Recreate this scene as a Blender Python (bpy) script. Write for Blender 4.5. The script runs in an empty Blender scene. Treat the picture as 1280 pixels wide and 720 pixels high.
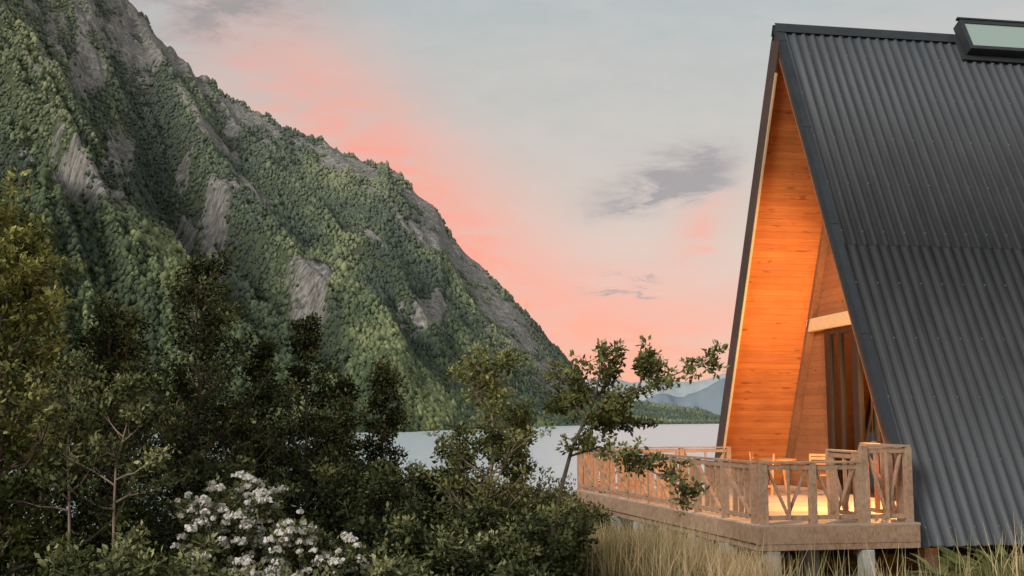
import bpy, math, random
import numpy as np
from mathutils import Vector
random.seed(4); RNG=np.random.default_rng(7)
scene=bpy.context.scene
COL=scene.collection
# ------------------------------------------------------------------ helpers
def link(o,parent=None):
    COL.objects.link(o)
    if parent: o.parent=parent
    return o
def empty(name,loc=(0,0,0),rz=0):
    e=bpy.data.objects.new(name,None); e.location=loc; e.rotation_euler=(0,0,rz); e.empty_display_size=.3
    return link(e)
def mesh_np(name,V,F,mat,parent=None,attr=None,smooth=False):
    V=np.asarray(V,dtype=np.float32); F=np.asarray(F,dtype=np.int32)
    me=bpy.data.meshes.new(name); n=F.shape[1]
    me.vertices.add(len(V)); me.vertices.foreach_set('co',V.ravel())
    me.loops.add(F.size); me.loops.foreach_set('vertex_index',F.ravel())
    me.polygons.add(len(F)); me.polygons.foreach_set('loop_start',np.arange(0,F.size,n,dtype=np.int32))
    me.polygons.foreach_set('loop_total',np.full(len(F),n,dtype=np.int32))
    if smooth: me.polygons.foreach_set('use_smooth',np.ones(len(F),dtype=bool))
    me.update(calc_edges=True)
    if attr:
        for k,a in attr.items():
            at=me.attributes.new(k,'FLOAT','POINT'); at.data.foreach_set('value',np.asarray(a,dtype=np.float32))
    me.materials.append(mat)
    return link(bpy.data.objects.new(name,me),parent)
class MB:
    def __init__(s): s.V=[];s.F=[]
    def hexa(s,c):
        b=len(s.V); s.V+= [tuple(p) for p in c]
        s.F+=[(b,b+3,b+2,b+1),(b+4,b+5,b+6,b+7),(b,b+1,b+5,b+4),(b+1,b+2,b+6,b+5),(b+2,b+3,b+7,b+6),(b+3,b,b+4,b+7)]
    def box(s,x0,x1,y0,y1,z0,z1):
        s.hexa([(x0,y0,z0),(x1,y0,z0),(x1,y1,z0),(x0,y1,z0),(x0,y0,z1),(x1,y0,z1),(x1,y1,z1),(x0,y1,z1)])
    def beam(s,p,q,w,h,up=(0,0,1)):
        p=Vector(p);q=Vector(q);d=(q-p).normalized();up=Vector(up)
        if abs(d.dot(up))>.98: up=Vector((0,1,0))
        a=d.cross(up).normalized(); b=a.cross(d).normalized()
        a*=w/2; b*=h/2
        s.hexa([p-a-b,p+a-b,p+a+b,p-a+b,q-a-b,q+a-b,q+a+b,q-a+b])
    def prism(s,poly,x0,x1):
        n=len(poly); b=len(s.V)
        s.V+=[(x0,p[0],p[1]) for p in poly]+[(x1,p[0],p[1]) for p in poly]
        s.F+= [tuple(b+i for i in range(n)),tuple(b+n+i for i in reversed(range(n)))]
        s.F+= [(b+i,b+(i+1)%n,b+n+(i+1)%n,b+n+i)[::-1] for i in range(n)]
    def obj(s,name,mat,parent=None,bevel=0):
        me=bpy.data.meshes.new(name); me.from_pydata(s.V,[],s.F); me.materials.append(mat)
        import bmesh
        bm=bmesh.new(); bm.from_mesh(me); bmesh.ops.recalc_face_normals(bm,faces=bm.faces); bm.to_mesh(me); bm.free()
        o=link(bpy.data.objects.new(name,me),parent)
        if bevel:
            m=o.modifiers.new('bevel','BEVEL'); m.width=bevel; m.segments=2; m.limit_method='ANGLE'
        return o
class NT:
    def __init__(s,tree): s.t=tree; s.n=tree.nodes; s.l=tree.links
    def sock(s,node_in,v):
        if isinstance(v,bpy.types.NodeSocket): s.l.new(v,node_in)
        else: node_in.default_value=v
    def math(s,op,a,b=0.0,c=None,clamp=False):
        n=s.n.new('ShaderNodeMath'); n.operation=op; n.use_clamp=clamp
        s.sock(n.inputs[0],a); s.sock(n.inputs[1],b)
        if c is not None: s.sock(n.inputs[2],c)
        return n.outputs[0]
    def mix(s,f,a,b,mode='MIX'):
        n=s.n.new('ShaderNodeMix'); n.data_type='RGBA'; n.blend_type=mode
        s.sock(n.inputs[0],f)
        for i,v in ((6,a),(7,b)):
            if isinstance(v,bpy.types.NodeSocket): s.l.new(v,n.inputs[i])
            else: n.inputs[i].default_value=(*v,1) if len(v)==3 else v
        return n.outputs[2]
    def noise(s,vec,scale,detail=3,rough=.55,dist=0):
        n=s.n.new('ShaderNodeTexNoise')
        if vec is not None: s.l.new(vec,n.inputs['Vector'])
        n.inputs['Scale'].default_value=scale; n.inputs['Detail'].default_value=detail
        n.inputs['Roughness'].default_value=rough; n.inputs['Distortion'].default_value=dist
        return n.outputs['Fac']
    def mapr(s,v,a,b,c=0.,d=1.,smooth=False):
        n=s.n.new('ShaderNodeMapRange'); n.clamp=True
        if smooth: n.interpolation_type='SMOOTHSTEP'
        s.sock(n.inputs[0],v)
        for i,x in enumerate((a,b,c,d)): n.inputs[i+1].default_value=x
        return n.outputs[0]
    def ramp(s,f,stops):
        n=s.n.new('ShaderNodeValToRGB'); s.sock(n.inputs[0],f); e=n.color_ramp.elements
        while len(e)<len(stops): e.new(.5)
        for i,(p,c) in enumerate(stops): e[i].position=p; e[i].color=(*c,1)
        return n.outputs[0]
    def mapping(s,vec,scale=(1,1,1),rot=(0,0,0)):
        n=s.n.new('ShaderNodeMapping'); s.l.new(vec,n.inputs[0]); n.inputs['Scale'].default_value=scale; n.inputs['Rotation'].default_value=rot
        return n.outputs[0]
    def sep(s,vec):
        n=s.n.new('ShaderNodeSeparateXYZ'); s.l.new(vec,n.inputs[0]); return n.outputs
    def comb(s,x,y,z):
        n=s.n.new('ShaderNodeCombineXYZ')
        for i,v in enumerate((x,y,z)): s.sock(n.inputs[i],v)
        return n.outputs[0]
    def bump(s,h,strength=.5,dist=.02):
        n=s.n.new('ShaderNodeBump'); s.l.new(h,n.inputs['Height']); n.inputs['Strength'].default_value=strength; n.inputs['Distance'].default_value=dist
        return n.outputs[0]
def newmat(name):
    m=bpy.data.materials.new(name); m.use_nodes=True
    t=NT(m.node_tree); p=m.node_tree.nodes['Principled BSDF']
    return m,t,p
def objco(t): return t.n.new('ShaderNodeTexCoord').outputs['Object']
def pos(t): return t.n.new('ShaderNodeNewGeometry').outputs['Position']
# ------------------------------------------------------------------ materials
def wood_mat(name,c1,c2,axis=2,plank=.14,rough=.6,grain='x',var=.35,groove=.75):
    m,t,p=newmat(name); co=objco(t); xyz=t.sep(co)
    k=t.math('DIVIDE',xyz[axis],plank); fr=t.math('FRACT',k); fl=t.math('FLOOR',k)
    sc={'x':(.8,14,14),'y':(14,.8,14),'z':(14,14,.8)}[grain]
    off=t.comb(t.math('MULTIPLY',fl,3.7),t.math('MULTIPLY',fl,1.3),0.0)
    add=t.n.new('ShaderNodeVectorMath'); add.operation='ADD'; t.l.new(co,add.inputs[0]); t.l.new(off,add.inputs[1])
    g=t.noise(t.mapping(add.outputs[0],sc),1.5,5,.6,.6)
    wn=t.n.new('ShaderNodeTexWhiteNoise'); wn.noise_dimensions='1D'; t.l.new(fl,wn.inputs['W'])
    f=t.math('ADD',t.math('MULTIPLY',g,.8),t.math('MULTIPLY',wn.outputs[0],var))
    blot=t.noise(co,.9,3); f=t.math('ADD',f,t.math('MULTIPLY',t.math('SUBTRACT',blot,.5),.6))
    col=t.ramp(f,[(.25,c1),(.85,c2)])
    kn=t.noise(t.mapping(add.outputs[0],(1.5,5,5) if grain=='x' else (5,5,5)),1.6,1)
    col=t.mix(t.mapr(kn,.66,.74,0,.6),col,tuple(c*.3 for c in c1))
    gr=t.mapr(t.math('ABSOLUTE',t.math('SUBTRACT',fr,.5)),.46,.49,0,1)
    col=t.mix(t.math('MULTIPLY',gr,groove),col,tuple(c*.25 for c in c1))
    t.l.new(col,p.inputs['Base Color']); p.inputs['Roughness'].default_value=rough
    h=t.math('SUBTRACT',t.math('MULTIPLY',g,.25),gr)
    t.l.new(t.bump(h,.35,.01),p.inputs['Normal'])
    return m
M_soffit=wood_mat('pine_lining',(.30,.098,.026),(.56,.225,.065),var=.18,groove=.48)
def lumber(name,c1,c2):
    m,t,p=newmat(name); co=objco(t)
    g=t.noise(t.mapping(co,(3,3,3)),3,6,.65,1.2); b=t.noise(co,1.1,2)
    f=t.math('ADD',t.math('MULTIPLY',g,.6),t.math('MULTIPLY',b,.45))
    g2=t.noise(t.mapping(co,(25,25,6)),2,4)
    f=t.math('ADD',f,t.math('MULTIPLY',t.math('SUBTRACT',g2,.5),.5))
    t.l.new(t.ramp(f,[(.3,c1),(.75,c2)]),p.inputs['Base Color']); p.inputs['Roughness'].default_value=.75
    t.l.new(t.bump(g2,.4,.008),p.inputs['Normal'])
    return m
M_rail=lumber('weathered_lumber',(.20,.115,.068),(.50,.34,.225))
M_trim=lumber('pale_trim',(.50,.36,.20),(.68,.52,.32))
M_brown=lumber('dark_stained_fascia',(.045,.025,.02),(.10,.055,.042))
M_deck=wood_mat('deck_boards',(.34,.26,.20),(.60,.50,.40),axis=1,plank=.145,rough=.7)
def simple(name,c,rough=.5,metal=0,var=.25,scale=4,bumpk=0):
    m,t,p=newmat(name); co=objco(t); n=t.noise(co,scale,5,.6)
    f=t.mapr(n,.3,.7,1-var,1+var); cm=t.n.new('ShaderNodeVectorMath'); cm.operation='SCALE'
    cm.inputs[0].default_value=c; t.l.new(f,cm.inputs['Scale']); t.l.new(cm.outputs[0],p.inputs['Base Color'])
    p.inputs['Roughness'].default_value=rough; p.inputs['Metallic'].default_value=metal
    if bumpk: t.l.new(t.bump(n,bumpk,.02),p.inputs['Normal'])
    return m
M_black=simple('black_frame',(.012,.012,.013),.4)
M_conc=simple('concrete',(.42,.41,.39),.85,0,.3,6,.4)
M_screw=simple('galvanised_screw',(.22,.24,.26),.5,.4)
M_roof,t,p=newmat('corrugated_metal'); co=objco(t)
n1=t.noise(t.mapping(co,(2.2,1.0,.22)),2.0,5,.6); n2=t.noise(co,26,3); n3=t.noise(t.mapping(co,(9,.6,.3)),2.0,3)
f=t.math('ADD',t.math('MULTIPLY',n1,.5),t.math('ADD',t.math('MULTIPLY',n2,.15),t.math('MULTIPLY',n3,.35)))
t.l.new(t.ramp(f,[(.32,(.042,.048,.056)),(.68,(.078,.086,.097))]),p.inputs['Base Color'])
p.inputs['Metallic'].default_value=.1
t.l.new(t.mapr(n1,.3,.7,.45,.62),p.inputs['Roughness'])
M_flash=simple('ridge_flashing',(.034,.039,.045),.5,.2,.2,3)
def glassmat(name,tint,fac):
    m=bpy.data.materials.new(name); m.use_nodes=True; t=NT(m.node_tree); t.n.clear()
    o=t.n.new('ShaderNodeOutputMaterial'); tr=t.n.new('ShaderNodeBsdfTransparent'); tr.inputs[0].default_value=(*tint,1)
    gl=t.n.new('ShaderNodeBsdfGlossy'); gl.inputs['Roughness'].default_value=.03
    mx=t.n.new('ShaderNodeMixShader'); fr=t.n.new('ShaderNodeFresnel'); fr.inputs[0].default_value=1.5
    t.l.new(t.math('ADD',fr.outputs[0],fac,clamp=True),mx.inputs[0]); t.l.new(tr.outputs[0],mx.inputs[1]); t.l.new(gl.outputs[0],mx.inputs[2]); t.l.new(mx.outputs[0],o.inputs[0])
    return m
M_glass=glassmat('window_glass',(.42,.44,.43),.06)
M_sky_glass,t,p=newmat('skylight_glass')
p.inputs['Base Color'].default_value=(.33,.42,.38,1); p.inputs['Roughness'].default_value=.12; p.inputs['Coat Weight'].default_value=.5
def leafmat(name,dark,mid,light,trans=.3):
    m=bpy.data.materials.new(name); m.use_nodes=True; t=NT(m.node_tree); t.n.clear()
    o=t.n.new('ShaderNodeOutputMaterial'); a=t.n.new('ShaderNodeAttribute'); a.attribute_name='tint'
    c=t.ramp(a.outputs['Fac'],[(0,dark),(.5,mid),(1,light)])
    d=t.n.new('ShaderNodeBsdfDiffuse'); t.l.new(c,d.inputs[0])
    if trans==0: t.l.new(d.outputs[0],o.inputs[0]); return m
    tr=t.n.new('ShaderNodeBsdfTranslucent'); mx=t.n.new('ShaderNodeMixShader'); mx.inputs[0].default_value=trans
    t.l.new(c,tr.inputs[0]); t.l.new(d.outputs[0],mx.inputs[1]); t.l.new(tr.outputs[0],mx.inputs[2]); t.l.new(mx.outputs[0],o.inputs[0])
    return m
L_dark=leafmat('leaf_dark_olive',(.014,.019,.011),(.070,.084,.036),(.29,.285,.125),0)
L_yel=leafmat('leaf_yellow_green',(.02,.03,.010),(.14,.155,.045),(.46,.43,.15),.2)
L_mid=leafmat('leaf_mid_green',(.022,.031,.014),(.105,.12,.050),(.35,.35,.17),0)
L_lite=leafmat('leaf_light_green',(.035,.045,.018),(.17,.18,.062),(.46,.44,.19),.25)
M_flower=leafmat('white_blossom',(.45,.43,.38),(.70,.66,.60),(.88,.85,.80),.2)
M_bark=simple('bark',(.13,.10,.075),.9,0,.5,9,.6)
M_barkp=simple('pale_bark',(.27,.20,.155),.9,0,.5,9,.6)
L_grass=leafmat('grass_blades',(.07,.085,.03),(.24,.23,.09),(.66,.50,.30),0)
# ------------------------------------------------------------------ numpy noise
_perm=np.random.default_rng(3).random((256,256))
def vnoise(x,y):
    xi=np.floor(x).astype(int); yi=np.floor(y).astype(int); fx=x-xi; fy=y-yi
    fx=fx*fx*(3-2*fx); fy=fy*fy*(3-2*fy); g=lambda a,b:_perm[a%256,b%256]
    return (g(xi,yi)*(1-fx)+g(xi+1,yi)*fx)*(1-fy)+(g(xi,yi+1)*(1-fx)+g(xi+1,yi+1)*fx)*fy
def fbm(x,y,o=4):
    s=0;a=.5;t_=0
    for i in range(o): s=s+a*vnoise(x*2**i+17.3*i,y*2**i+9.1*i); t_+=a; a*=.5
    return s/t_
def ridged(x,y,o=4):
    s=0;a=.5;t_=0
    for i in range(o): s=s+a*(1-np.abs(2*vnoise(x*2**i+7.7*i,y*2**i+3.1*i)-1)); t_+=a; a*=.5
    return s/t_
# ------------------------------------------------------------------ camera
ZC=2.35; TH=math.atan(162/1280)
cam=bpy.data.cameras.new('camera'); cam.sensor_width=36; cam.lens=36; cam.clip_end=30000; cam.clip_start=.1
co_=bpy.data.objects.new('camera',cam); co_.location=(0,0,ZC); co_.rotation_euler=(math.pi/2+TH,0,0); link(co_); scene.camera=co_
# ------------------------------------------------------------------ mountain
def elev(v): 
    k=360-v; return (160.6+k*.9921)/(1269.9-k*.1255)
LAKE=-5.0
prof=[(-1400,-150),(-900,-260),(-400,-330),(-100,-260),(60,-130),(150,0),(195,45),(240,85),(275,106),(310,125),(360,150),(420,178),(450,190),(480,196),(500,212),(520,235),(548,256),(556,276),(580,305),(610,335),(640,364),(660,385),(690,420),(712,445),(724,458),(732,476),(745,488),(770,496),(810,502),(850,506),(880,512),(905,521),(925,528)]
pu=np.array([a for a,b in prof]); pe=np.array([elev(b+5) for a,b in prof])
def crestY(u): return np.interp(u,[-1400,300,560,720,925],[1750,1600,1450,1300,1350])
def shoreY(u): return np.interp(u,[-1400,400,510,640,740,925],[430,490,530,740,1020,1300])
def gully(u,t_):
    w=fbm(u/150+3,t_*3+5,3)-.5
    r=ridged((u+470*t_)/165+w*1.0,t_*1.2+u/900,2)
    r2=ridged((u+390*t_)/60+w*2.2,t_*3,3)
    return r,r2
def terrain(u,t_):
    Yc=crestY(u);Ys=shoreY(u); H=ZC+np.interp(u,pu,pe)*Yc-LAKE+1
    Y=Ys+(Yc-Ys)*t_
    tt=np.minimum(t_,1); z=LAKE-1+H*tt**1.12
    over=np.maximum(t_-1,0); z=z-over*H*1.2
    r,r2=gully(u,t_)
    env=np.sin(np.pi*np.clip(t_,0,1.0)*.95)**.8
    z=z-env*H*(.17*(1-r)**1.2+.075*(1-r2))
    z=z+np.exp(-((u-20)/130)**2-((t_-.27)/.12)**2)*70
    z=z+(fbm(u/11,t_*50,3)-.5)*H*.026*np.clip(t_*6,0,1)
    z=z+(fbm(u/7,u*0+3,3)-.5)*H*.024*np.clip((t_-.9)*10,0,1)
    X=(u-640)/1280*Y
    return X,Y,z
us=np.arange(-1400,926,3.5); ts=np.linspace(-.02,1.4,260)
U,T=np.meshgrid(us,ts); X,Y,Z=terrain(U,T)
V=np.stack([X,Y,Z],-1).reshape(-1,3); nc=len(us); nr=len(ts)
i,j=np.meshgrid(np.arange(nr-1),np.arange(nc-1),indexing='ij'); b=(i*nc+j).ravel()
F=np.stack([b,b+1,b+1+nc,b+nc],1)
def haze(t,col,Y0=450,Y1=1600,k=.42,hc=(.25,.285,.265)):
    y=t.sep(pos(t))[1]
    return t.mix(t.mapr(y,Y0,Y1,.05,k),col,hc)  # aerial haze painted into the base colour, stronger with world Y
M_mtn,t,p=newmat('mountain_slope'); ps=pos(t)
n2=t.noise(ps,.09,5,.65)
veg=t.ramp(n2,[(.3,(.055,.075,.034)),(.7,(.15,.175,.08))])
rock=t.ramp(t.noise(t.mapping(ps,(1,1,.22)),.15,9,.8,.8),[(.38,(.10,.095,.085)),(.5,(.33,.30,.27)),(.64,(.72,.66,.60))])
a=t.n.new('ShaderNodeAttribute'); a.attribute_name='rock'
col=t.mix(t.mapr(t.math('ADD',a.outputs['Fac'],t.math('MULTIPLY',t.math('SUBTRACT',n2,.5),.7)),.15,.35),veg,rock)
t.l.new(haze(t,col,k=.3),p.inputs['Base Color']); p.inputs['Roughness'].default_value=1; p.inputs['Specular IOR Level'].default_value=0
t.l.new(t.bump(t.noise(ps,.16,7,.7),1,8),p.inputs['Normal'])
def rockmask(u,t_):
    m=np.clip((fbm(u/45+4,t_*9+1,5)-.54)*5,0,1)*np.clip((t_-.2)*4,0,1)*.75
    r,r2=gully(u,t_)
    m=np.maximum(m,np.clip((r2-.80)*7,0,1)*np.clip((fbm(u/60+31,t_*6,3)-.42)*5,0,1)*np.clip((t_-.35)*4,0,1)*.9)
    for (cu,ct,su,st,am) in [(95,.93,75,.09,1.6),(190,.98,34,.05,1.3),(75,.36,60,.05,1.3),(545,.93,36,.08,1.8),(640,.75,40,.2,1.4),(590,.88,30,.12,1.4),(420,.95,60,.05,1.2),(300,.95,50,.04,1.1),(690,.6,25,.25,1.2),(10,.8,50,.05,1.2)]:
        m=np.maximum(m,am*np.exp(-((u-cu)/su)**2-((t_-ct)/st)**2)*np.clip(2.6*fbm(u/14+3,t_*30,4)-.6,0,2))
    return np.clip(m,0,1)
mountain=mesh_np('mountain',V,F,M_mtn,None,{'rock':rockmask(U,T).ravel()},True)
M_can,t,p=newmat('forest_canopy'); a=t.n.new('ShaderNodeAttribute'); a.attribute_name='tint'
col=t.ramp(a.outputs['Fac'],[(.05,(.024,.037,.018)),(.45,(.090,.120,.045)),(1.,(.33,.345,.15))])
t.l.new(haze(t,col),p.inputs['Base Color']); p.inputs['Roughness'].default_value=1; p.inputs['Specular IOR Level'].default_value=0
import bmesh
bm=bmesh.new(); bmesh.ops.create_icosphere(bm,subdivisions=1,radius=.5); bm.verts.ensure_lookup_table()
ICV=np.array([v.co[:] for v in bm.verts]); ICF=np.array([[v.index for v in f.verts] for f in bm.faces]); bm.free()
N=165000
u=RNG.uniform(-330,915,N); tt=RNG.beta(1.0,1.1,N)*1.06
rm=rockmask(u,tt); keep=(RNG.random(N)>rm*1.9)&(RNG.random(N)<.32+.7*(shoreY(u)+(crestY(u)-shoreY(u))*tt)/1600)
u=u[keep];tt=tt[keep]; rm=rm[keep]; x,y,z=terrain(u,tt); N=len(u)
S=RNG.uniform(2.6,6.4,N)*(.75+.3*tt)*np.clip(.6+(720-u)/300,.75,1)*np.where(RNG.random(N)<.07,1.5,1)*(1-.4*rm)
zs=RNG.uniform(.8,1.8,N)
k=RNG.uniform(.65,1.25,(N,12,1)); VV=ICV[None]*k; top=VV[:,:,2]>.2
VV=np.concatenate([VV[:,:,:2]*np.where(top,.75,1.1)[:,:,None],(VV[:,:,2]*zs[:,None]+.3)[:,:,None]],2)*S[:,None,None]
yaw=RNG.uniform(0,6.28,N); c,s_=np.cos(yaw)[:,None],np.sin(yaw)[:,None]
VX=VV[:,:,0]*c-VV[:,:,1]*s_+x[:,None]; VY=VV[:,:,0]*s_+VV[:,:,1]*c+y[:,None]; VZ=VV[:,:,2]+z[:,None]
VV=np.stack([VX,VY,VZ],2).reshape(-1,3); FF=(ICF[None]+(np.arange(N)*12)[:,None,None]).reshape(-1,3)
r,r2=gully(u,tt)
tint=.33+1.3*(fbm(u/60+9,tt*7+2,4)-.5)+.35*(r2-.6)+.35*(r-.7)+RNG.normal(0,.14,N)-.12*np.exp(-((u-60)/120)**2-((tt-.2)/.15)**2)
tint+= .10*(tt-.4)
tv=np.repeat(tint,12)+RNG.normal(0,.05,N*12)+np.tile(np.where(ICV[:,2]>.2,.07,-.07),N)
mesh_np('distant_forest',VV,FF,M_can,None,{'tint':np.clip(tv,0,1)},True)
def hills(name,pts,Yd,depth,col,amp):
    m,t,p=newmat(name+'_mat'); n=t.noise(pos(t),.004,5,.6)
    c=t.mix(n,tuple(x*.82 for x in col),tuple(x*1.15 for x in col)); t.l.new(c,p.inputs['Base Color']); p.inputs['Roughness'].default_value=1; p.inputs['Specular IOR Level'].default_value=0  # bluish col has the distance haze painted into the hill colour
    us=np.arange(600,3200,3.0); ts=np.linspace(0,1.6,24); U,T=np.meshgrid(us,ts)
    e=np.interp(U,[a for a,b in pts],[elev(b) for a,b in pts]); Yv=Yd+depth*T
    H=ZC+e*(Yd+depth)-LAKE+20+(fbm(U/25,U*0,4)-.5)*amp
    Z=LAKE-20+H*np.where(T<1,np.sin(np.minimum(T,1)*np.pi/2)**.9,1-(T-1)*1.3)-(1-ridged(U/30,T*2,3))*amp*np.sin(np.clip(T,0,1)*np.pi)
    V=np.stack([(U-640)/1280*Yv,Yv,Z],-1).reshape(-1,3); nc=len(us)
    i,j=np.meshgrid(np.arange(len(ts)-1),np.arange(nc-1),indexing='ij'); b=(i*nc+j).ravel()
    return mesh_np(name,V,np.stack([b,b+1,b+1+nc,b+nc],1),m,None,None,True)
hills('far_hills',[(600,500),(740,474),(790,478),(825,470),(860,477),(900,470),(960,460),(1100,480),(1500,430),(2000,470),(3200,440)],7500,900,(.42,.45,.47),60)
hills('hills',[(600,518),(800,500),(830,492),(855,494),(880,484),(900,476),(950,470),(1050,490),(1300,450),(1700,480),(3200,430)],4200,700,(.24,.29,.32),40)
# ------------------------------------------------------------------ lake + ground
M_lake,t,p=newmat('lake_water'); ps=pos(t)
p.inputs['Base Color'].default_value=(.62,.70,.73,1); p.inputs['Roughness'].default_value=.22; p.inputs['IOR'].default_value=1.33; p.inputs['Specular IOR Level'].default_value=.35
w=t.math('ADD',t.noise(t.mapping(ps,(.25,1,1)),.9,4,.6),t.math('MULTIPLY',t.noise(t.mapping(ps,(.1,.5,1)),.12,3),1.5))
t.l.new(t.bump(w,.6,.5),p.inputs['Normal'])
mesh_np('lake',[(-6000,36,LAKE),(9000,36,LAKE),(9000,12000,LAKE),(-6000,12000,LAKE)],[(0,1,2,3)],M_lake)
gx=np.concatenate([np.linspace(-6000,-60,10),np.linspace(-50,60,140),np.linspace(70,9000,10)])
gy=np.concatenate([np.linspace(-3000,-20,8),np.linspace(-12,80,130),np.linspace(100,12000,8)])
GX,GY=np.meshgrid(gx,gy)
def groundz(x,y):
    s=np.clip((y-27)/26,0,1); s=s*s*(3-2*s)
    l=np.clip((-x-1)/8,0,1)*np.clip((y-9)/10,0,1)*.6
    dip=np.clip((x-1.5)/1.5,0,1)*np.clip((y-14)/1.5,0,1)*.18
    return -9*s-(l+dip)*(1-s)+(fbm(np.asarray(x)/2.3+50,np.asarray(y)/2.3+50,3)-.5)*.24*(1-s)
V=np.stack([GX,GY,groundz(GX,GY)],-1).reshape(-1,3); nc=len(gx)
i,j=np.meshgrid(np.arange(len(gy)-1),np.arange(nc-1),indexing='ij'); b=(i*nc+j).ravel()
M_ground,t,p=newmat('ground_soil'); ps=pos(t)
c=t.ramp(t.noise(ps,1.4,6,.65),[(.3,(.05,.055,.022)),(.55,(.11,.10,.05)),(.75,(.20,.15,.09))]); t.l.new(c,p.inputs['Base Color']); p.inputs['Roughness'].default_value=1
t.l.new(t.bump(t.noise(ps,9,4),.8,.05),p.inputs['Normal'])
mesh_np('ground',V,np.stack([b,b+1,b+1+nc,b+nc],1),M_ground,None,None,True)
# ------------------------------------------------------------------ cabin
A=math.radians(9); HO=(6.5,16.7)
cabin=empty('a_frame_cabin',(HO[0],HO[1],0),A)
W=9.56; HW=W/2; ZB=.35; ZA=10.80; LEN=15
sl=math.hypot(HW,ZA-ZB); uy,uz=HW/sl,(ZA-ZB)/sl
def near(d,h):
    y,z=uy*d-uz*h, ZB+uz*d+uy*h
    return y,z
def far(d,h):
    y,z=near(d,h); return (W-y,z)
zt=ZA-.22/uy
for nm,fn in (('near',near),('far',far)):
    m=MB(); a0=fn(0,0);a1=(HW,ZA);a2=(HW,zt);a3=fn(0,-.22); m.prism([a0,a1,a2,a3],0.0,LEN); m.obj('roof_slab_'+nm,M_brown,cabin)
    m=MB(); zt2=ZA-.25/uy; zt1=ZA-.222/uy
    m.prism([fn(.02,-.222),(HW,zt1),(HW,zt2),fn(.02,-.25)],.004,LEN-.01); m.obj('pine_lining_'+nm,M_soffit,cabin)
def slab(m,fn,x0,x1,d0,d1,h0,h1):
    c=[]
    for x_ in (x0,x1):
        for d,h in ((d0,h0),(d1,h0),(d1,h1),(d0,h1)): c.append((x_,*fn(d,h)))
    m.hexa(c)
m=MB(); slab(m,far,-.045,-.002,-.05,sl-.3,-.40,.045); m.obj('fascia_board',M_brown,cabin)
m=MB(); slab(m,far,-.05,-.004,.1,sl-.95,-.445,-.402); m.obj('edge_trim',M_trim,cabin)
def corr(fn,name):
    period=.215; xs=[];hs=[]
    x=0
    while x<LEN:
        for dx,h in ((0,0),(.085,0),(.112,.042),(.168,.042),(.195,0)):
            xs.append(x+dx); hs.append(h)
        x+=period
    V=[];n=len(xs);F=[]
    rows=[-.05,5.75,5.75,sl-.02]; lift=[.012,.012,.018,.012]
    for d,l in zip(rows,lift):
        for x_,h in zip(xs,hs):
            y,z=fn(d,l+h); V.append((x_,y,z))
    for r in range(len(rows)-1):
        for k in range(n-1): F.append((r*n+k,r*n+k+1,(r+1)*n+k+1,(r+1)*n+k))
    return mesh_np(name,V,F,M_roof,cabin)
corr(near,'corrugated_roof_near'); corr(far,'corrugated_roof_far')
m=MB()
def screw(x,d,h,s=.010):
    y,z=near(d,h); m.box(x-s,x+s,y-s,y+s,z-s,z+s)
x=.14
while x<12:
    for d in np.arange(.25,sl,1.16): screw(x,d,.057)
    x+=.43
m.obj('roof_screws',M_screw,cabin)
m=MB()
slab(m,near,-.03,.11,-.08,sl+.02,.056,.066); slab(m,near,-.034,-.004,-.08,sl,-.10,.060)
slab(m,far,-.03,.11,-.08,sl+.02,.056,.066)
slab(m,near,-.05,LEN,sl-.22,sl+.03,.068,.08); slab(m,far,-.05,LEN,sl-.22,sl+.03,.068,.08)
for d in np.arange(1.4,sl,2.4): slab(m,near,-.045,.115,d,d+.05,.05,.074)
m.obj('verge_and_ridge_flashing',M_flash,cabin)
m=MB()
x0,x1=4.25,6.6; d0,d1=sl-.62,sl+.26
slab(m,near,x0,x0+.09,d0,d1,.03,.32); slab(m,near,x1-.1,x1,d0,d1,.03,.32); slab(m,near,x0+.09,x1-.1,d0,d0+.1,.03,.318); slab(m,near,x0+.09,x1-.1,d1-.1,d1,.03,.318)
slab(m,near,x0-.05,x1+.05,d1+.0,d1+.05,.25,.34); slab(m,near,x0-.12,x0-.002,d0-.1,d1-.3,.07,.10); slab(m,near,x0-.12,x1+.1,d0-.14,d0-.002,.06,.11)
m.obj('skylight_frame',M_flash,cabin,.01)
m=MB(); slab(m,near,x0+.09,x1-.1,d0+.1,d1-.1,.24,.29); m.obj('skylight_pane',M_sky_glass,cabin)
WX=1.8; DK=.70
def iy(z): return W-((z-ZB)*uy/uz+.25/uz)
def iyn(z): return ((z-ZB)*uy/uz+.25/uz)
zi=ZA-.25/uy; BZ0,BZ1=4.36,4.66; GY0=6.62
m=MB(); m.prism([(iyn(BZ1)+.01,BZ1),(iy(BZ1)-.01,BZ1),(HW,zi-.02)],WX+.02,WX+.10)
m.prism([(GY0,DK),(iy(DK)-.01,DK),(iy(BZ0)-.01,BZ0),(GY0,BZ0)],WX+.02,WX+.10)
m.prism([(iyn(DK)+.01,DK),(1.6,DK),(2.2,BZ0),(iyn(BZ0)+.01,BZ0)],WX+.02,WX+.10)
m.obj('gable_wall',wood_mat('gable_boards',(.20,.075,.028),(.35,.15,.06),axis=2,plank=.16,var=.2,groove=.5),cabin)
m=MB(); m.box(WX-.14,WX+.0,iyn(BZ0)+.02,iy(BZ0)-.08,BZ0,BZ1)
m.obj('tie_beam',M_trim,cabin,.01)
m=MB()
for fn in (far,near):
    m.beam((WX-.06,*fn(.45,-.34)),(WX-.06,*fn(sl-1.0,-.34)),.12,.16,(1,0,0))
m.obj('inner_rafters',lumber('rafter',(.11,.05,.025),(.24,.12,.06)),cabin,.008)
m=MB()
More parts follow.
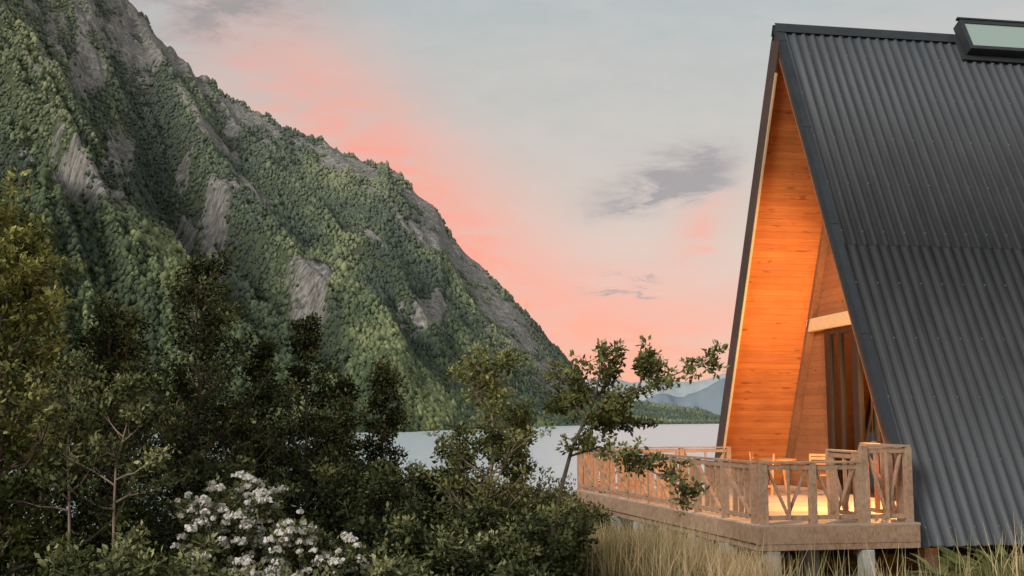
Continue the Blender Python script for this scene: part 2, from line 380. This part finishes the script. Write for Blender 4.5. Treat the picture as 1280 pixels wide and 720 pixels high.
for y,w_ in ((GY0-.1,.11),(5.95,.035),(5.25,.13),(4.45,.04),(3.65,.12),(2.6,.06)): 
    m.box(WX-.06,WX+.07,y-w_,y+w_,DK,BZ0-.002)
m.box(WX-.05,WX+.058,2.0,GY0,DK+.001,DK+.08); m.box(WX-.05,WX+.058,2.2,GY0,BZ0-.14,BZ0-.003)
m.obj('sliding_door_frames',M_black,cabin)
m=MB(); m.box(WX,WX+.012,2.3,GY0-.02,DK+.08,BZ0-.12); m.obj('door_glass',M_glass,cabin)
m=MB(); m.box(WX+.1,LEN-.3,.45,W-.45,DK-.1,DK); m.obj('interior_floor',wood_mat('floor_boards',(.25,.14,.07),(.42,.26,.14),axis=1,plank=.12,rough=.4),cabin)
m=MB(); m.prism([(iyn(ZB)+0,ZB),(iy(ZB),ZB),(HW,zi-.02)],LEN-.3,LEN-.15); m.obj('rear_wall',M_soffit,cabin)
m=MB(); m.prism([(iyn(.4),.4),(iy(.4),.4),(HW,zi-.04)],6.8,6.9); m.obj('interior_partition',M_soffit,cabin)
m=MB(); m.box(6.2,6.78,3.2,7.0,DK,DK+.9); m.box(6.4,6.78,3.4,6.6,2.2,2.9); m.box(6.15,6.79,3.15,7.05,DK+.901,DK+.94); m.obj('sideboard',M_brown,cabin,.01)
def pendant(x,y,z,top,power,name):
    m=MB(); n=12
    for a in range(n):
        a0=2*math.pi*a/n;a1=2*math.pi*(a+1)/n
        b=len(m.V)
        m.V+=[(x+.05*math.cos(a0),y+.05*math.sin(a0),z+.22),(x+.05*math.cos(a1),y+.05*math.sin(a1),z+.22),(x+.17*math.cos(a1),y+.17*math.sin(a1),z+.02),(x+.17*math.cos(a0),y+.17*math.sin(a0),z+.02)]
        m.F.append((b,b+1,b+2,b+3))
    m.beam((x,y,z+.2),(x,y,top),.015,.015)
    m.obj(name+'_shade',M_black,cabin)
    l=bpy.data.lights.new(name,'POINT'); l.energy=power; l.color=(1,.46,.13); l.shadow_soft_size=.06
    o=bpy.data.objects.new(name+'_light',l); o.location=(x,y,z-.08); link(o,cabin)
pendant(.75,2.35,3.0,5.2,960,'pendant_lamp_a')
pendant(.35,2.0,1.7,4.3,230,'pendant_lamp_b')
pendant(4.2,4.9,3.4,8.5,220,'pendant_lamp_c')
l=bpy.data.lights.new('uplight','SPOT'); l.energy=760; l.color=(1,.44,.12); l.spot_size=math.radians(85); l.spot_blend=1; l.shadow_soft_size=.05
o=bpy.data.objects.new('wall_uplight',l); o.location=(.9,3.3,4.9); link(o,cabin)
d=Vector((.2,6.9,5.6))-Vector(o.location); o.rotation_euler=d.to_track_quat('-Z','Y').to_euler()
# ------------------------------------------------------------------ deck
def ex(y): return -2.74-1.10*(y+.16)/8.66
m=MB(); y=-.16; rb=random.Random(2)
while y<8.1:
    xr=WX-.03 if .62<y<8.8 else -.06
    dz=rb.uniform(-.003,.003)
    m.hexa([(ex(y),y+.004,DK-.035),(xr,y+.004,DK-.035),(xr,y+.141,DK-.035),(ex(y+.14),y+.141,DK-.035),(ex(y),y+.004,DK+dz),(xr,y+.004,DK+dz),(xr,y+.141,DK+dz),(ex(y+.14),y+.141,DK+dz)])
    y+=.145
while y<8.75:
    m.box(.02,WX-.03,y+.004,y+.141,DK-.035,DK); y+=.145
deck=empty('wooden_deck',(HO[0],HO[1],0),A)
m.obj('deck_boards',M_deck,deck)
m=MB()
def j(): return rb.uniform(-.012,.012)
m.beam((ex(-.2)-.06,-.215,.55),(-.12,-.215,.55),.05,.27); m.beam((ex(-.2)-.02,-.24+.07,.37),(-.12,-.24+.07,.37),.12,.1)
m.beam((ex(-.2)-.035,-.19,.55),(ex(8.1)-.035,8.1,.55),.05,.26); m.beam((ex(-.2)+.04,-.1,.36),(ex(8.1)+.04,8.1,.36),.1,.1)
m.beam((ex(8.1),8.18,.55),(-.1,8.18,.55),.05,.26)
for y in np.arange(1,8.1,1.2): m.beam((ex(y)+.1,y,.58),(1.5,y,.58),.05,.16)
m.obj('rim_joists',M_rail,deck,.006)
m=MB()
for x in (-2.55,-1.0): m.box(x-.1,x+.1,-.24,-.04,-.45,.308)
for y in (1.0,2.2,3.4,4.6,5.8,7.0,8.0): xx=ex(y)+.04; m.box(xx-.09,xx+.09,y-.09,y+.09,-1.0,.305)
for x in (-1.5,.6,3,5.5,8,10.5): 
    for y in (.5,3,6): m.box(x-.12,x+.12,y-.12+.3,y+.12+.3,-.6,.42)
m.obj('concrete_piers',M_conc,deck,.01)
rail=empty('wooden_railing',(HO[0],HO[1],0),A)
m=MB()
def run(p,q,bays,ht,pattern):
    p=Vector(p);q=Vector(q); L=(q-p).length/bays; d=(q-p).normalized()
    n=Vector((0,0,1)).cross(d)
    m.beam((*(p-d*.05).xy,DK+ht),(*(q+d*.05).xy,DK+ht),.12,.035)
    m.beam((*p.xy,DK+ht-.075+j()*.3),(*q.xy,DK+ht-.075),.04,.075)
    m.beam((*p.xy,DK+.10),(*q.xy,DK+.10),.045,.07)
    for b in range(bays+1):
        c=p+d*L*b
        m.beam((c.x,c.y,DK-.28),(c.x+j(),c.y+j(),DK+ht-.021),.11,.11)
    for b in range(bays):
        a=p+d*(L*b+.09); e=p+d*(L*(b+1)-.09); mid=(a+e)/2; o=n*.03
        z0=DK+.13;z1=DK+ht-.12
        if pattern=='V':
            m.beam((a.x+o.x,a.y+o.y,z1),(mid.x+j(),mid.y+o.y,z0),.035,.065,n); m.beam((e.x+o.x,e.y+o.y,z1),(mid.x,mid.y+o.y,z0),.034,.065,n)
            m.beam((mid.x-o.x,mid.y-o.y,z0-.06),(mid.x-o.x+j(),mid.y-o.y,z1+.06),.035,.06,n)
        else:
            for k in (1,2,3):
                c=a+(e-a)*k/4; m.beam((c.x-o.x,c.y-o.y,z0-.08),(c.x-o.x+j(),c.y-o.y+j(),z1+.05),.03,.085,n)
            m.beam((a.x+o.x,a.y+o.y,z0),(e.x+o.x,e.y+o.y,z1) ,.03,.07,n)
run((-2.62,-.06,0),(-1.02,-.06,0),2,.95,'V')
run((ex(-.06)+.07,-.04+.18,0),(ex(8.0)+.06,8.0,0),8,.95,'S')
run((-.93,-.06,0),(-.2,-.06,0),1,1.20,'V')
run((-.93,.16,0),(-.93,1.1,0),1,1.1,'V')
run((-.2,.16,0),(-.2,1.3,0),1,1.20,'S')
run((-3.6,8.05,0),(-.1,8.05,0),3,.95,'V')
m.obj('posts_and_balusters',M_rail,rail,.004)
def chair(loc,rz,mat,name='wooden_chair'):
    c=empty(name,loc,rz); m=MB()
    for sx in (-.2,.2):
        m.beam((sx,-.2,0),(sx,-.19,.44),.035,.035); m.beam((sx,.2,0),(sx*.95,.26,.88),.035,.035)
        m.beam((sx,-.19,.2),(sx,.21,.2),.02,.03)
    for k in range(5): m.box(-.22,.22,-.22+k*.09,-.14+k*.09,.44,.462)
    for z in (.6,.7,.8,.87): m.beam((-.2,.215+(z-.44)*.12,z),(.2,.215+(z-.44)*.12,z),.015,.05)
    m.obj('chair_frame',mat,c,.003); return c
def wpos(x,y,z=DK): 
    return (HO[0]+x*math.cos(A)-y*math.sin(A),HO[1]+x*math.sin(A)+y*math.cos(A),z)
M_ch=lumber('chair_wood',(.30,.15,.07),(.48,.28,.14))
chair(wpos(.2,6.7),1.2,M_ch); chair(wpos(-.3,5.6),-1.8,M_ch); chair(wpos(.9,5.2),2.6,M_ch); chair(wpos(3.2,5.4),.8,M_ch); chair(wpos(3.0,4.0),-1.,M_ch)
def table(loc,rz,r=.4,h=.73):
    c=empty('round_table',loc,rz); m=MB(); n=20
    m.V+=[(r*math.cos(2*math.pi*k/n),r*math.sin(2*math.pi*k/n),zz) for zz in (h,h+.035) for k in range(n)]
    m.F+=[tuple(range(n))[::-1],tuple(range(n,2*n))]+[(k,(k+1)%n,n+(k+1)%n,n+k) for k in range(n)]
    for k in range(4):
        a=k*math.pi/2+.4; m.beam((.3*math.cos(a),.3*math.sin(a),0),(.12*math.cos(a),.12*math.sin(a),h),.035,.035)
    m.obj('table_frame',M_ch,c)
table(wpos(.2,5.9),0); table(wpos(3.6,4.6),0,.55)
# ------------------------------------------------------------------ vegetation
class Veg:
    def __init__(s,seed): s.r=np.random.default_rng(seed); s.seg=[]; s.C=[]
    def poly(s,pts,r0,r1):
        n=len(pts)-1
        for k in range(n):
            s.seg.append((pts[k],pts[k+1],r0+(r1-r0)*k/n,r0+(r1-r0)*(k+1)/n))
    def limb(s,p,d,L,r0,depth,cr,nl,tint,up=.25):
        r=s.r; d=d/np.linalg.norm(d); pts=[p]; n=4
        for k in range(n):
            d=d+r.normal(0,.16,3)+np.array([0,0,up/n]); d/=np.linalg.norm(d); pts.append(pts[-1]+d*L/n)
        s.poly(pts,r0,r0*.35)
        if depth==0:
            for k in (2,3,4): s.C.append((*(pts[k]+r.normal(0,.02,3)),cr*r.uniform(.6,1.15),int(nl*r.uniform(.5,1.2)),tint+r.normal(0,.07)+(k-3)*.06))
        else:
            lt=r.normal(0,.13)
            for k in range(4):
                q=pts[1+k%4]; dd=d+r.normal(0,.75,3); dd[2]*=.6
                s.limb(q,dd,L*r.uniform(.35,.55),r0*.45,depth-1,cr,nl,tint+lt+r.normal(0,.06)+(k-1.5)*.05,up)
            s.C.append((*pts[-1],cr,nl,tint+lt+.14))
    def tree(s,base,H,R,h0=.25,nl=16,leaves=26,cr=.13,tr=.05,lean=(0,0),shape=.7,tint=.4,up=.5,depth=1):
        r=s.r; b=np.array(base,float); pts=[b]; n=8
        for k in range(1,n+1):
            f=k/n; pts.append(b+np.array([lean[0]*f*H+r.normal(0,.025*H/3),lean[1]*f*H+r.normal(0,.025*H/3),H*f*.97]))
        s.poly(pts,tr,tr*.15); az=r.uniform(0,6)
        for k in range(nl):
            f=h0+(1-h0)*(k+r.uniform(0,.8))/nl; az+=2.4+r.normal(0,.3)
            x=f*n; i0=min(int(x),n-1); p=pts[i0]+(pts[i0+1]-pts[i0])*(x-i0)
            g=(f-h0)/(1-h0); L=R*((1-g)**shape*.82+.18)*(.55+.45*min(1,g*5+.3))*r.uniform(.5,1.3)
            d=np.array([math.cos(az),math.sin(az),.25+up*g*1.5])
            s.limb(p,d,L,tr*.45*(1-g*.6),depth,cr,leaves,tint+.18*g-.05,up)
        s.C.append((*pts[-1],cr,leaves,tint+.2))
    def build(s,name,leafm,barkm,leaf=.06,flowers=0,parent=None):
        r=s.r; root=parent or empty(name)
        V=[];F=[];k=5; ang=np.arange(k)*2*np.pi/k
        for p,q,r0,r1 in s.seg:
            p=np.asarray(p);q=np.asarray(q); d=q-p; d=d/(np.linalg.norm(d)+1e-9); a=np.cross(d,[.3,.9,.1]); a/=np.linalg.norm(a)+1e-9; c=np.cross(d,a)
            b=len(V)
            for P,R_ in ((p,r0),(q,r1)):
                for g in ang: V.append(P+(a*math.cos(g)+c*math.sin(g))*max(R_,.003))
            for g in range(k): F.append((b+g,b+(g+1)%k,b+k+(g+1)%k,b+k+g))
        mesh_np('branches',V,F,barkm,root,None,True)
        C=np.array(s.C); n=C[:,4].astype(int).clip(1); idx=np.repeat(np.arange(len(C)),n); N=len(idx)
        g=r.normal(0,1,(N,3)); g/= (np.linalg.norm(g,axis=1,keepdims=True)+1e-6); rad=r.random(N)**.55
        off=g*rad[:,None]*C[idx,3:4]; off[:,2]*=.6
        P=C[idx,:3]+off
        a=g*.8+r.normal(0,.6,(N,3)); a[:,2]+=.15; a/=np.linalg.norm(a,axis=1,keepdims=True)
        h=r.normal(0,.8,(N,3)); h[:,2]+=1.4; bb=np.cross(a,h); bb/=np.linalg.norm(bb,axis=1,keepdims=True)+1e-6
        S=(leaf*r.uniform(.55,1.3,N))[:,None]; nn=np.cross(a,bb)
        V=np.stack([P,P+a*S*.5+bb*S*.27+nn*S*.06,P+a*S,P+a*S*.5-bb*S*.27+nn*S*.06],1).reshape(-1,3)
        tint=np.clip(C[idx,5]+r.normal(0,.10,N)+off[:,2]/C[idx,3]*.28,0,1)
        mesh_np('leaves',V,np.arange(N*4).reshape(-1,4),leafm,root,{'tint':np.repeat(tint,4)})
        if flowers:
            z=C[:,2]; order=np.argsort(-(z*.5+r.normal(0,.25,len(C))-C[:,1]*.5))[:flowers]; sel=C[order]
            nf=42; idx=np.repeat(np.arange(len(sel)),nf); N=len(idx)
            cen=sel[:,:3]+r.normal(0,.05,(len(sel),3))+np.array([0,-.10,.05]); rr=r.uniform(.015,.062,len(sel))
            g=r.normal(0,1,(N,3)); g/=np.linalg.norm(g,axis=1,keepdims=True); g[:,2]=np.abs(g[:,2])*.8
            P=cen[idx]+g*rr[idx][:,None]*(.5+.8*r.random((N,1)))
            a=r.normal(0,1,(N,3)); a/=np.linalg.norm(a,axis=1,keepdims=True); bb=np.cross(a,g); bb/=np.linalg.norm(bb,axis=1,keepdims=True)+1e-6
            S=.017*r.uniform(.6,1.3,(N,1))
            V=np.stack([P-a*S,P+bb*S,P+a*S,P-bb*S],1).reshape(-1,3)
            mesh_np('blossom',V,np.arange(N*4).reshape(-1,4),M_flower,root,{'tint':np.repeat(r.random(N),4)})
        return root
def gz(x,y): return float(groundz(np.array([x]),np.array([y]))[0])
def T_(name,x,y,H,R,mat,bark=M_bark,leaf=.06,seed=0,flowers=0,**k):
    v=Veg(seed); v.tree((x,y,gz(x,y)-.05),H-gz(x,y),R,**k); return v.build(name,mat,bark,leaf,flowers)
T_('leafy_tree',-4.45,9.0,3.95,1.05,L_yel,seed=1,nl=50,leaves=30,cr=.15,leaf=.062,tr=.07,h0=.12,shape=.45,tint=.34)
T_('leafy_tree',-5.3,9.8,4.35,1.2,L_yel,seed=2,nl=46,leaves=30,cr=.17,leaf=.068,tr=.08,h0=.15,shape=.4,tint=.34)
T_('evergreen_tree',-3.65,12.0,4.2,.9,L_dark,seed=3,nl=52,leaves=26,cr=.135,leaf=.056,tr=.06,h0=.18,shape=.42,tint=.32)
T_('evergreen_tree',-4.25,11.0,3.5,.75,L_dark,seed=4,nl=40,leaves=26,cr=.13,leaf=.055,tr=.05,h0=.3,shape=.45,tint=.32)
T_('evergreen_tree',-4.95,12.5,3.4,.9,L_dark,seed=5,nl=36,leaves=26,cr=.14,leaf=.055,tr=.05,h0=.25,tint=.3)
T_('evergreen_tree',-2.6,13.0,3.7,.6,L_dark,seed=6,nl=40,leaves=22,cr=.12,leaf=.055,tr=.045,h0=.2,shape=.5,tint=.32)
T_('evergreen_tree',-3.1,12.6,3.3,.6,L_dark,seed=16,nl=30,leaves=24,cr=.12,leaf=.055,tr=.045,h0=.2,tint=.3)
T_('evergreen_tree',-1.75,14.0,3.1,.65,L_dark,seed=7,nl=32,leaves=24,cr=.13,leaf=.06,tr=.045,h0=.15,tint=.33)
T_('evergreen_tree',-2.15,13.2,2.95,.55,L_dark,seed=17,nl=26,leaves=22,cr=.12,leaf=.058,tr=.04,h0=.15,tint=.3)
T_('slender_tree',-3.35,8.6,2.75,.45,L_mid,M_barkp,seed=9,nl=12,leaves=18,cr=.1,leaf=.05,tr=.024,h0=.6,tint=.4,lean=(.05,0))
T_('slender_tree',-3.75,8.8,2.9,.5,L_mid,M_barkp,seed=10,nl=12,leaves=18,cr=.1,leaf=.05,tr=.022,h0=.55,tint=.4)
T_('slender_tree',-.25,11.6,3.0,.70,L_lite,M_barkp,seed=11,nl=34,leaves=17,cr=.11,leaf=.062,tr=.035,h0=.25,shape=.45,tint=.36)
T_('slender_tree',.12,12.2,2.5,.45,L_lite,M_barkp,seed=12,nl=20,leaves=15,cr=.11,leaf=.06,tr=.03,h0=.25,tint=.36)
T_('slender_tree',-.62,12.0,2.25,.45,L_mid,M_barkp,seed=13,nl=16,leaves=18,cr=.12,leaf=.06,tr=.03,h0=.2,tint=.36)
v=Veg(33); r=v.r
def P3(x,z,y): return np.array([x,y,z],float)
main=[P3(.30,-.1,12),P3(.42,.7,12),P3(.50,1.3,12.02),P3(.70,2.0,12.05),P3(.96,2.55,12.0),P3(1.06,3.05,11.9)]
brs=[[P3(.80,2.25,12.03),P3(1.12,2.5,11.85),P3(1.42,2.66,11.7),P3(1.86,2.84,11.6),P3(2.18,2.98,11.55)],
     [P3(.66,1.9,12.05),P3(1.0,2.02,11.8),P3(1.35,1.88,11.6),P3(1.72,1.66,11.5),P3(1.95,1.55,11.45)],
     [P3(.96,2.55,12.0),P3(.75,2.75,12.2),P3(.6,2.85,12.3)],
     [P3(.85,2.4,12.0),P3(.65,2.5,12.1),P3(.55,2.45,12.3)],
     [P3(.9,2.5,12.0),P3(1.15,2.75,12.2),P3(1.2,2.95,12.3)],
     [P3(1.42,2.66,11.7),P3(1.52,2.85,11.75),P3(1.62,3.05,11.8)],
     [P3(.9,2.4,12),P3(1.2,2.3,12.4),P3(1.55,2.28,12.7)],
     [P3(.75,2.1,12),P3(1.0,2.25,12.2),P3(1.25,2.35,12.3)]]
v.poly(main,.038,.012)
for b_ in brs: v.poly(b_,.015,.005)
for b_ in brs+[main[4:]]:
    for a_,c_ in zip(b_[:-1],b_[1:]):
        for k in range(6):
            q=a_+(c_-a_)*r.random(); d=(c_-a_)/np.linalg.norm(c_-a_)+r.normal(0,.6,3)
            v.limb(q,d,r.uniform(.15,.32),.006,0,.085,20,.40,.3)
    v.C.append((*b_[-1],.1,22,.5))
v.build('branching_tree',L_lite,M_bark,.070)
sh=[(-3.0,8.2,1.5,.7,L_mid,0),(-4.3,8.0,1.6,.8,L_mid,0),(-2.45,9.0,1.85,.75,L_mid,60),(-1.9,9.2,1.78,.7,L_mid,60),(-2.1,8.6,1.3,.5,L_mid,34),(-1.5,9.1,1.5,.55,L_mid,34),(-2.6,9.9,1.95,.7,L_dark,0),(-1.2,10.8,1.6,.75,L_dark,0),(-.55,10.6,1.5,.65,L_mid,0),(.0,11.2,1.45,.6,L_dark,0),(-1.9,11.5,1.9,.8,L_dark,0),(-3.2,11,2.1,.9,L_dark,0),(-4.6,10.5,2.3,.9,L_dark,0),(.42,13.0,1.35,.5,L_mid,0),(-.35,14.5,1.6,.8,L_dark,0),(-1.2,15.0,1.75,.8,L_dark,0),(-2.8,15.5,2.3,1.1,L_dark,0),(-4.4,14.5,2.6,1.2,L_dark,0),(-6.2,14.0,3.0,1.3,L_dark,0),(-.9,8.8,1.1,.55,L_mid,0),(.1,10.0,1.05,.45,L_dark,0),(-5.6,18.,3.0,1.6,L_dark,0),(-3.6,19,2.4,1.5,L_dark,0),(-1.9,19,1.4,1.1,L_dark,0),(.35,12.2,1.0,.45,L_mid,0),(.8,19,.7,.9,L_mid,0),(1.1,24,.2,1.2,L_dark,0),(-.3,20,.9,1.1,L_dark,0)]
for k,(x,y,H,R,m_,fl) in enumerate(sh):
    vv=Veg(100+k)
    for s_ in range(3):
        ox,oy=vv.r.normal(0,R*.3,2); vv.tree((x+ox,y+oy,gz(x,y)-.1),(H-gz(x,y))*vv.r.uniform(.75,1.03),R*.85,h0=.12,nl=11,leaves=24,cr=.14 if y<14 else .21,tr=.02,shape=.45,up=.35,tint=.27 if m_ is L_dark else .33)
    vv.build('flowering_shrub' if fl else 'shrub',m_,M_bark,.060 if y<12 else .08,fl*2)
# ------------------------------------------------------------------ grass
def grass(name,N,xr,yr,h,w,mat,tint,cond=None,lean=.35):
    r=RNG; x=r.uniform(*xr,N); y=r.uniform(*yr,N)
    keep=fbm(x/1.1,y/1.1,2)>.33
    if cond is not None: keep&=cond(x,y)
    x=x[keep];y=y[keep];N=len(x); z=groundz(x,y)-.02
    H=h*r.uniform(.35,1.15,N)*(.6+.8*fbm(x/1.7+9,y/1.7,2)); a=r.uniform(0,6.28,N); l=H*lean*r.random(N); ww=w*r.uniform(.6,1.3,N)
    H=H*(1-.55*np.clip((x-2.9)/.7,0,1)*np.clip((y-14.0)/1.,0,1))
    dx,dy=np.cos(a),np.sin(a); b=r.uniform(0,6.28,N); px,py=np.cos(b)*ww,np.sin(b)*ww
    P=lambda ox,f,g:np.stack([x+px*ox+dx*l*g,y+py*ox+dy*l*g,z+H*f],1)
    V=np.stack([P(-1,0,0),P(1,0,0),P(.8,.55,.3),P(-.8,.55,.3),P(.12,1,1),P(-.12,1,1)],1).reshape(-1,3)
    bidx=np.arange(N)*6; F=np.concatenate([np.stack([bidx,bidx+1,bidx+2,bidx+3],1),np.stack([bidx+3,bidx+2,bidx+4,bidx+5],1)])
    tv=np.clip(tint+r.normal(0,.2,N)+(fbm(x/1.5+30,y/1.5,2)-.5)*.9,0,1)
    return mesh_np(name,V,F,mat,None,{'tint':np.repeat(tv,6)})
def not_under(x,y):
    lx=(x-HO[0])*math.cos(A)+(y-HO[1])*math.sin(A); ly=-(x-HO[0])*math.sin(A)+(y-HO[1])*math.cos(A)
    return (ly<-.15)|(lx<ex(ly)-.05)
grass('grass',80000,(-1.5,14),(12.3,17.6),.40,.006,L_grass,.38,not_under)
grass('tall_dry_grass',13000,(.2,3.4),(12.8,17),.74,.005,L_grass,.9,not_under,.5)
grass('meadow_grass',30000,(-8,3),(17,30),.4,.012,L_grass,.35,not_under)
grass('seed_stalks',900,(2.5,10),(13.0,15.0),.9,.006,L_grass,.85,not_under,.4)
def broad(x,y,s,seed,n=9):
    r=np.random.default_rng(seed); V=[];F=[];z0=gz(x,y)
    for k in range(n):
        a=r.uniform(0,6.28); el=r.uniform(.6,1.3); L=s*r.uniform(.6,1.1); w=L*.09
        c,s_=math.cos(a),math.sin(a); b=len(V); K=7
        for i_ in range(K):
            f=i_/(K-1); hor=L*f*math.cos(el)+L*.25*f*f; ver=L*f*math.sin(el)-L*.35*f*f; ww=w*math.sin(math.pi*min(.98,f*.9+.08))
            for sg in (-1,0,1): V.append((x+c*hor-s_*ww*sg,y+s_*hor+c*ww*sg,z0+ver+abs(sg)*ww*.35))
        for i_ in range(K-1):
            for q in (0,1): F.append((b+i_*3+q,b+i_*3+q+1,b+i_*3+q+4,b+i_*3+q+3))
    e=empty('broad_leaf_plant'); tv=np.repeat(r.uniform(.1,.7,n),21)
    mesh_np('blades',V,F,L_lite,e,{'tint':tv},True)
broad(6.6,15.0,1.15,1,12); broad(7.0,14.9,1.05,2,12); broad(7.35,15.1,1.2,3,10); broad(6.2,15.2,.8,4); broad(2.9,15.3,.4,5); broad(4.6,15.0,.5,6)
# ------------------------------------------------------------------ world
world=bpy.data.worlds.new('World'); scene.world=world; world.use_nodes=True
t=NT(world.node_tree); bg=t.n['Background']
D=t.n.new('ShaderNodeTexCoord').outputs['Generated']; dx,dy,dz=t.sep(D)[0:3]
front=t.mapr(dy,.05,.3)
ay=t.math('MAXIMUM',t.math('ABSOLUTE',dy),.08)
ax=t.math('DIVIDE',dx,ay); el=t.math('DIVIDE',dz,ay)
base=t.ramp(t.mapr(dz,0,.75),[(0,(.74,.36,.28)),(.08,(.72,.42,.33)),(.22,(.64,.49,.39)),(.36,(.52,.48,.42)),(.55,(.39,.445,.44)),(1,(.31,.37,.40))])
cl=t.noise(t.mapping(D,(1.2,1.2,3.8)),2.6,4,.6,.4); cf=t.noise(t.mapping(D,(2,2,9)),6,5,.65,.6); cg=t.noise(t.mapping(D,(1,1,2.6)),17,5,.65,.3)
base=t.mix(t.mapr(cl,.45,.75,0,.35),base,(.66,.53,.47))
base=t.mix(t.mapr(cg,.35,.7,0,.14),base,(.75,.66,.6))
nz=t.math('ADD',t.math('MULTIPLY',t.math('SUBTRACT',cf,.5),.13),t.math('MULTIPLY',t.math('SUBTRACT',cg,.5),.05))
def gauss(cx,cz,sx,sz,rot=0.,nk=1.):
    a=t.math('SUBTRACT',ax,cx); b=t.math('SUBTRACT',t.math('ADD',el,t.math('MULTIPLY',nz,nk)),cz)
    c,s=math.cos(rot),math.sin(rot)
    p_=t.math('DIVIDE',t.math('ADD',t.math('MULTIPLY',a,c),t.math('MULTIPLY',b,s)),sx)
    q_=t.math('DIVIDE',t.math('SUBTRACT',t.math('MULTIPLY',b,c),t.math('MULTIPLY',a,s)),sz)
    r2=t.math('ADD',t.math('MULTIPLY',p_,p_),t.math('MULTIPLY',q_,q_))
    return t.math('MULTIPLY',t.math('EXPONENT',t.math('MULTIPLY',r2,-1.0)),front)
pink=gauss(-.08,.205,.29,.066,-.77)
pink2=gauss(.10,.085,.21,.055,0.)
pink3=gauss(.19,.19,.04,.02,.7,.8)
st=t.mapr(cf,.35,.6,.5,1.); st2=t.mapr(cg,.35,.6,.6,1.)
for g_,k in ((pink,1.15),(pink2,1.0),(pink3,.75)):
    base=t.mix(t.math('MULTIPLY',t.math('MULTIPLY',g_,t.math('MULTIPLY',st,st2)),k,clamp=True),base,(.91,.32,.205))
for (cx,cz,sx,sz,ro,k) in ((.150,.232,.058,.020,.25,2.0),(.19,.25,.025,.014,.2,1.4),(-.30,.42,.10,.035,.1,1.1),(.097,.128,.02,.004,-.1,1.1),(.13,.125,.012,.003,-.1,.8),(.6,.3,.15,.03,.1,.6)):
    g_=gauss(cx,cz,sx,sz,ro,.55)
    base=t.mix(t.math('MULTIPLY',t.math('MULTIPLY',g_,t.mapr(cg,.36,.56,.12,1)),k,clamp=True),base,(.34,.29,.27))
sky=t.n.new('ShaderNodeTexSky'); sky.sky_type='NISHITA'; sky.sun_disc=False; sky.sun_elevation=math.radians(22); sky.sun_rotation=math.radians(222)
fin=t.mix(.02,base,sky.outputs[0],'ADD')
t.l.new(fin,bg.inputs[0]); bg.inputs[1].default_value=1.03
s=bpy.data.lights.new('sun','SUN'); s.energy=2.5; s.angle=math.radians(20); s.color=(1,.95,.88)
so=bpy.data.objects.new('sun',s); link(so)
sd=Vector((.76,.92,-.60)); so.rotation_euler=sd.to_track_quat('-Z','Y').to_euler()
scene.view_settings.view_transform='Standard'; scene.view_settings.look='None'; scene.view_settings.exposure=0
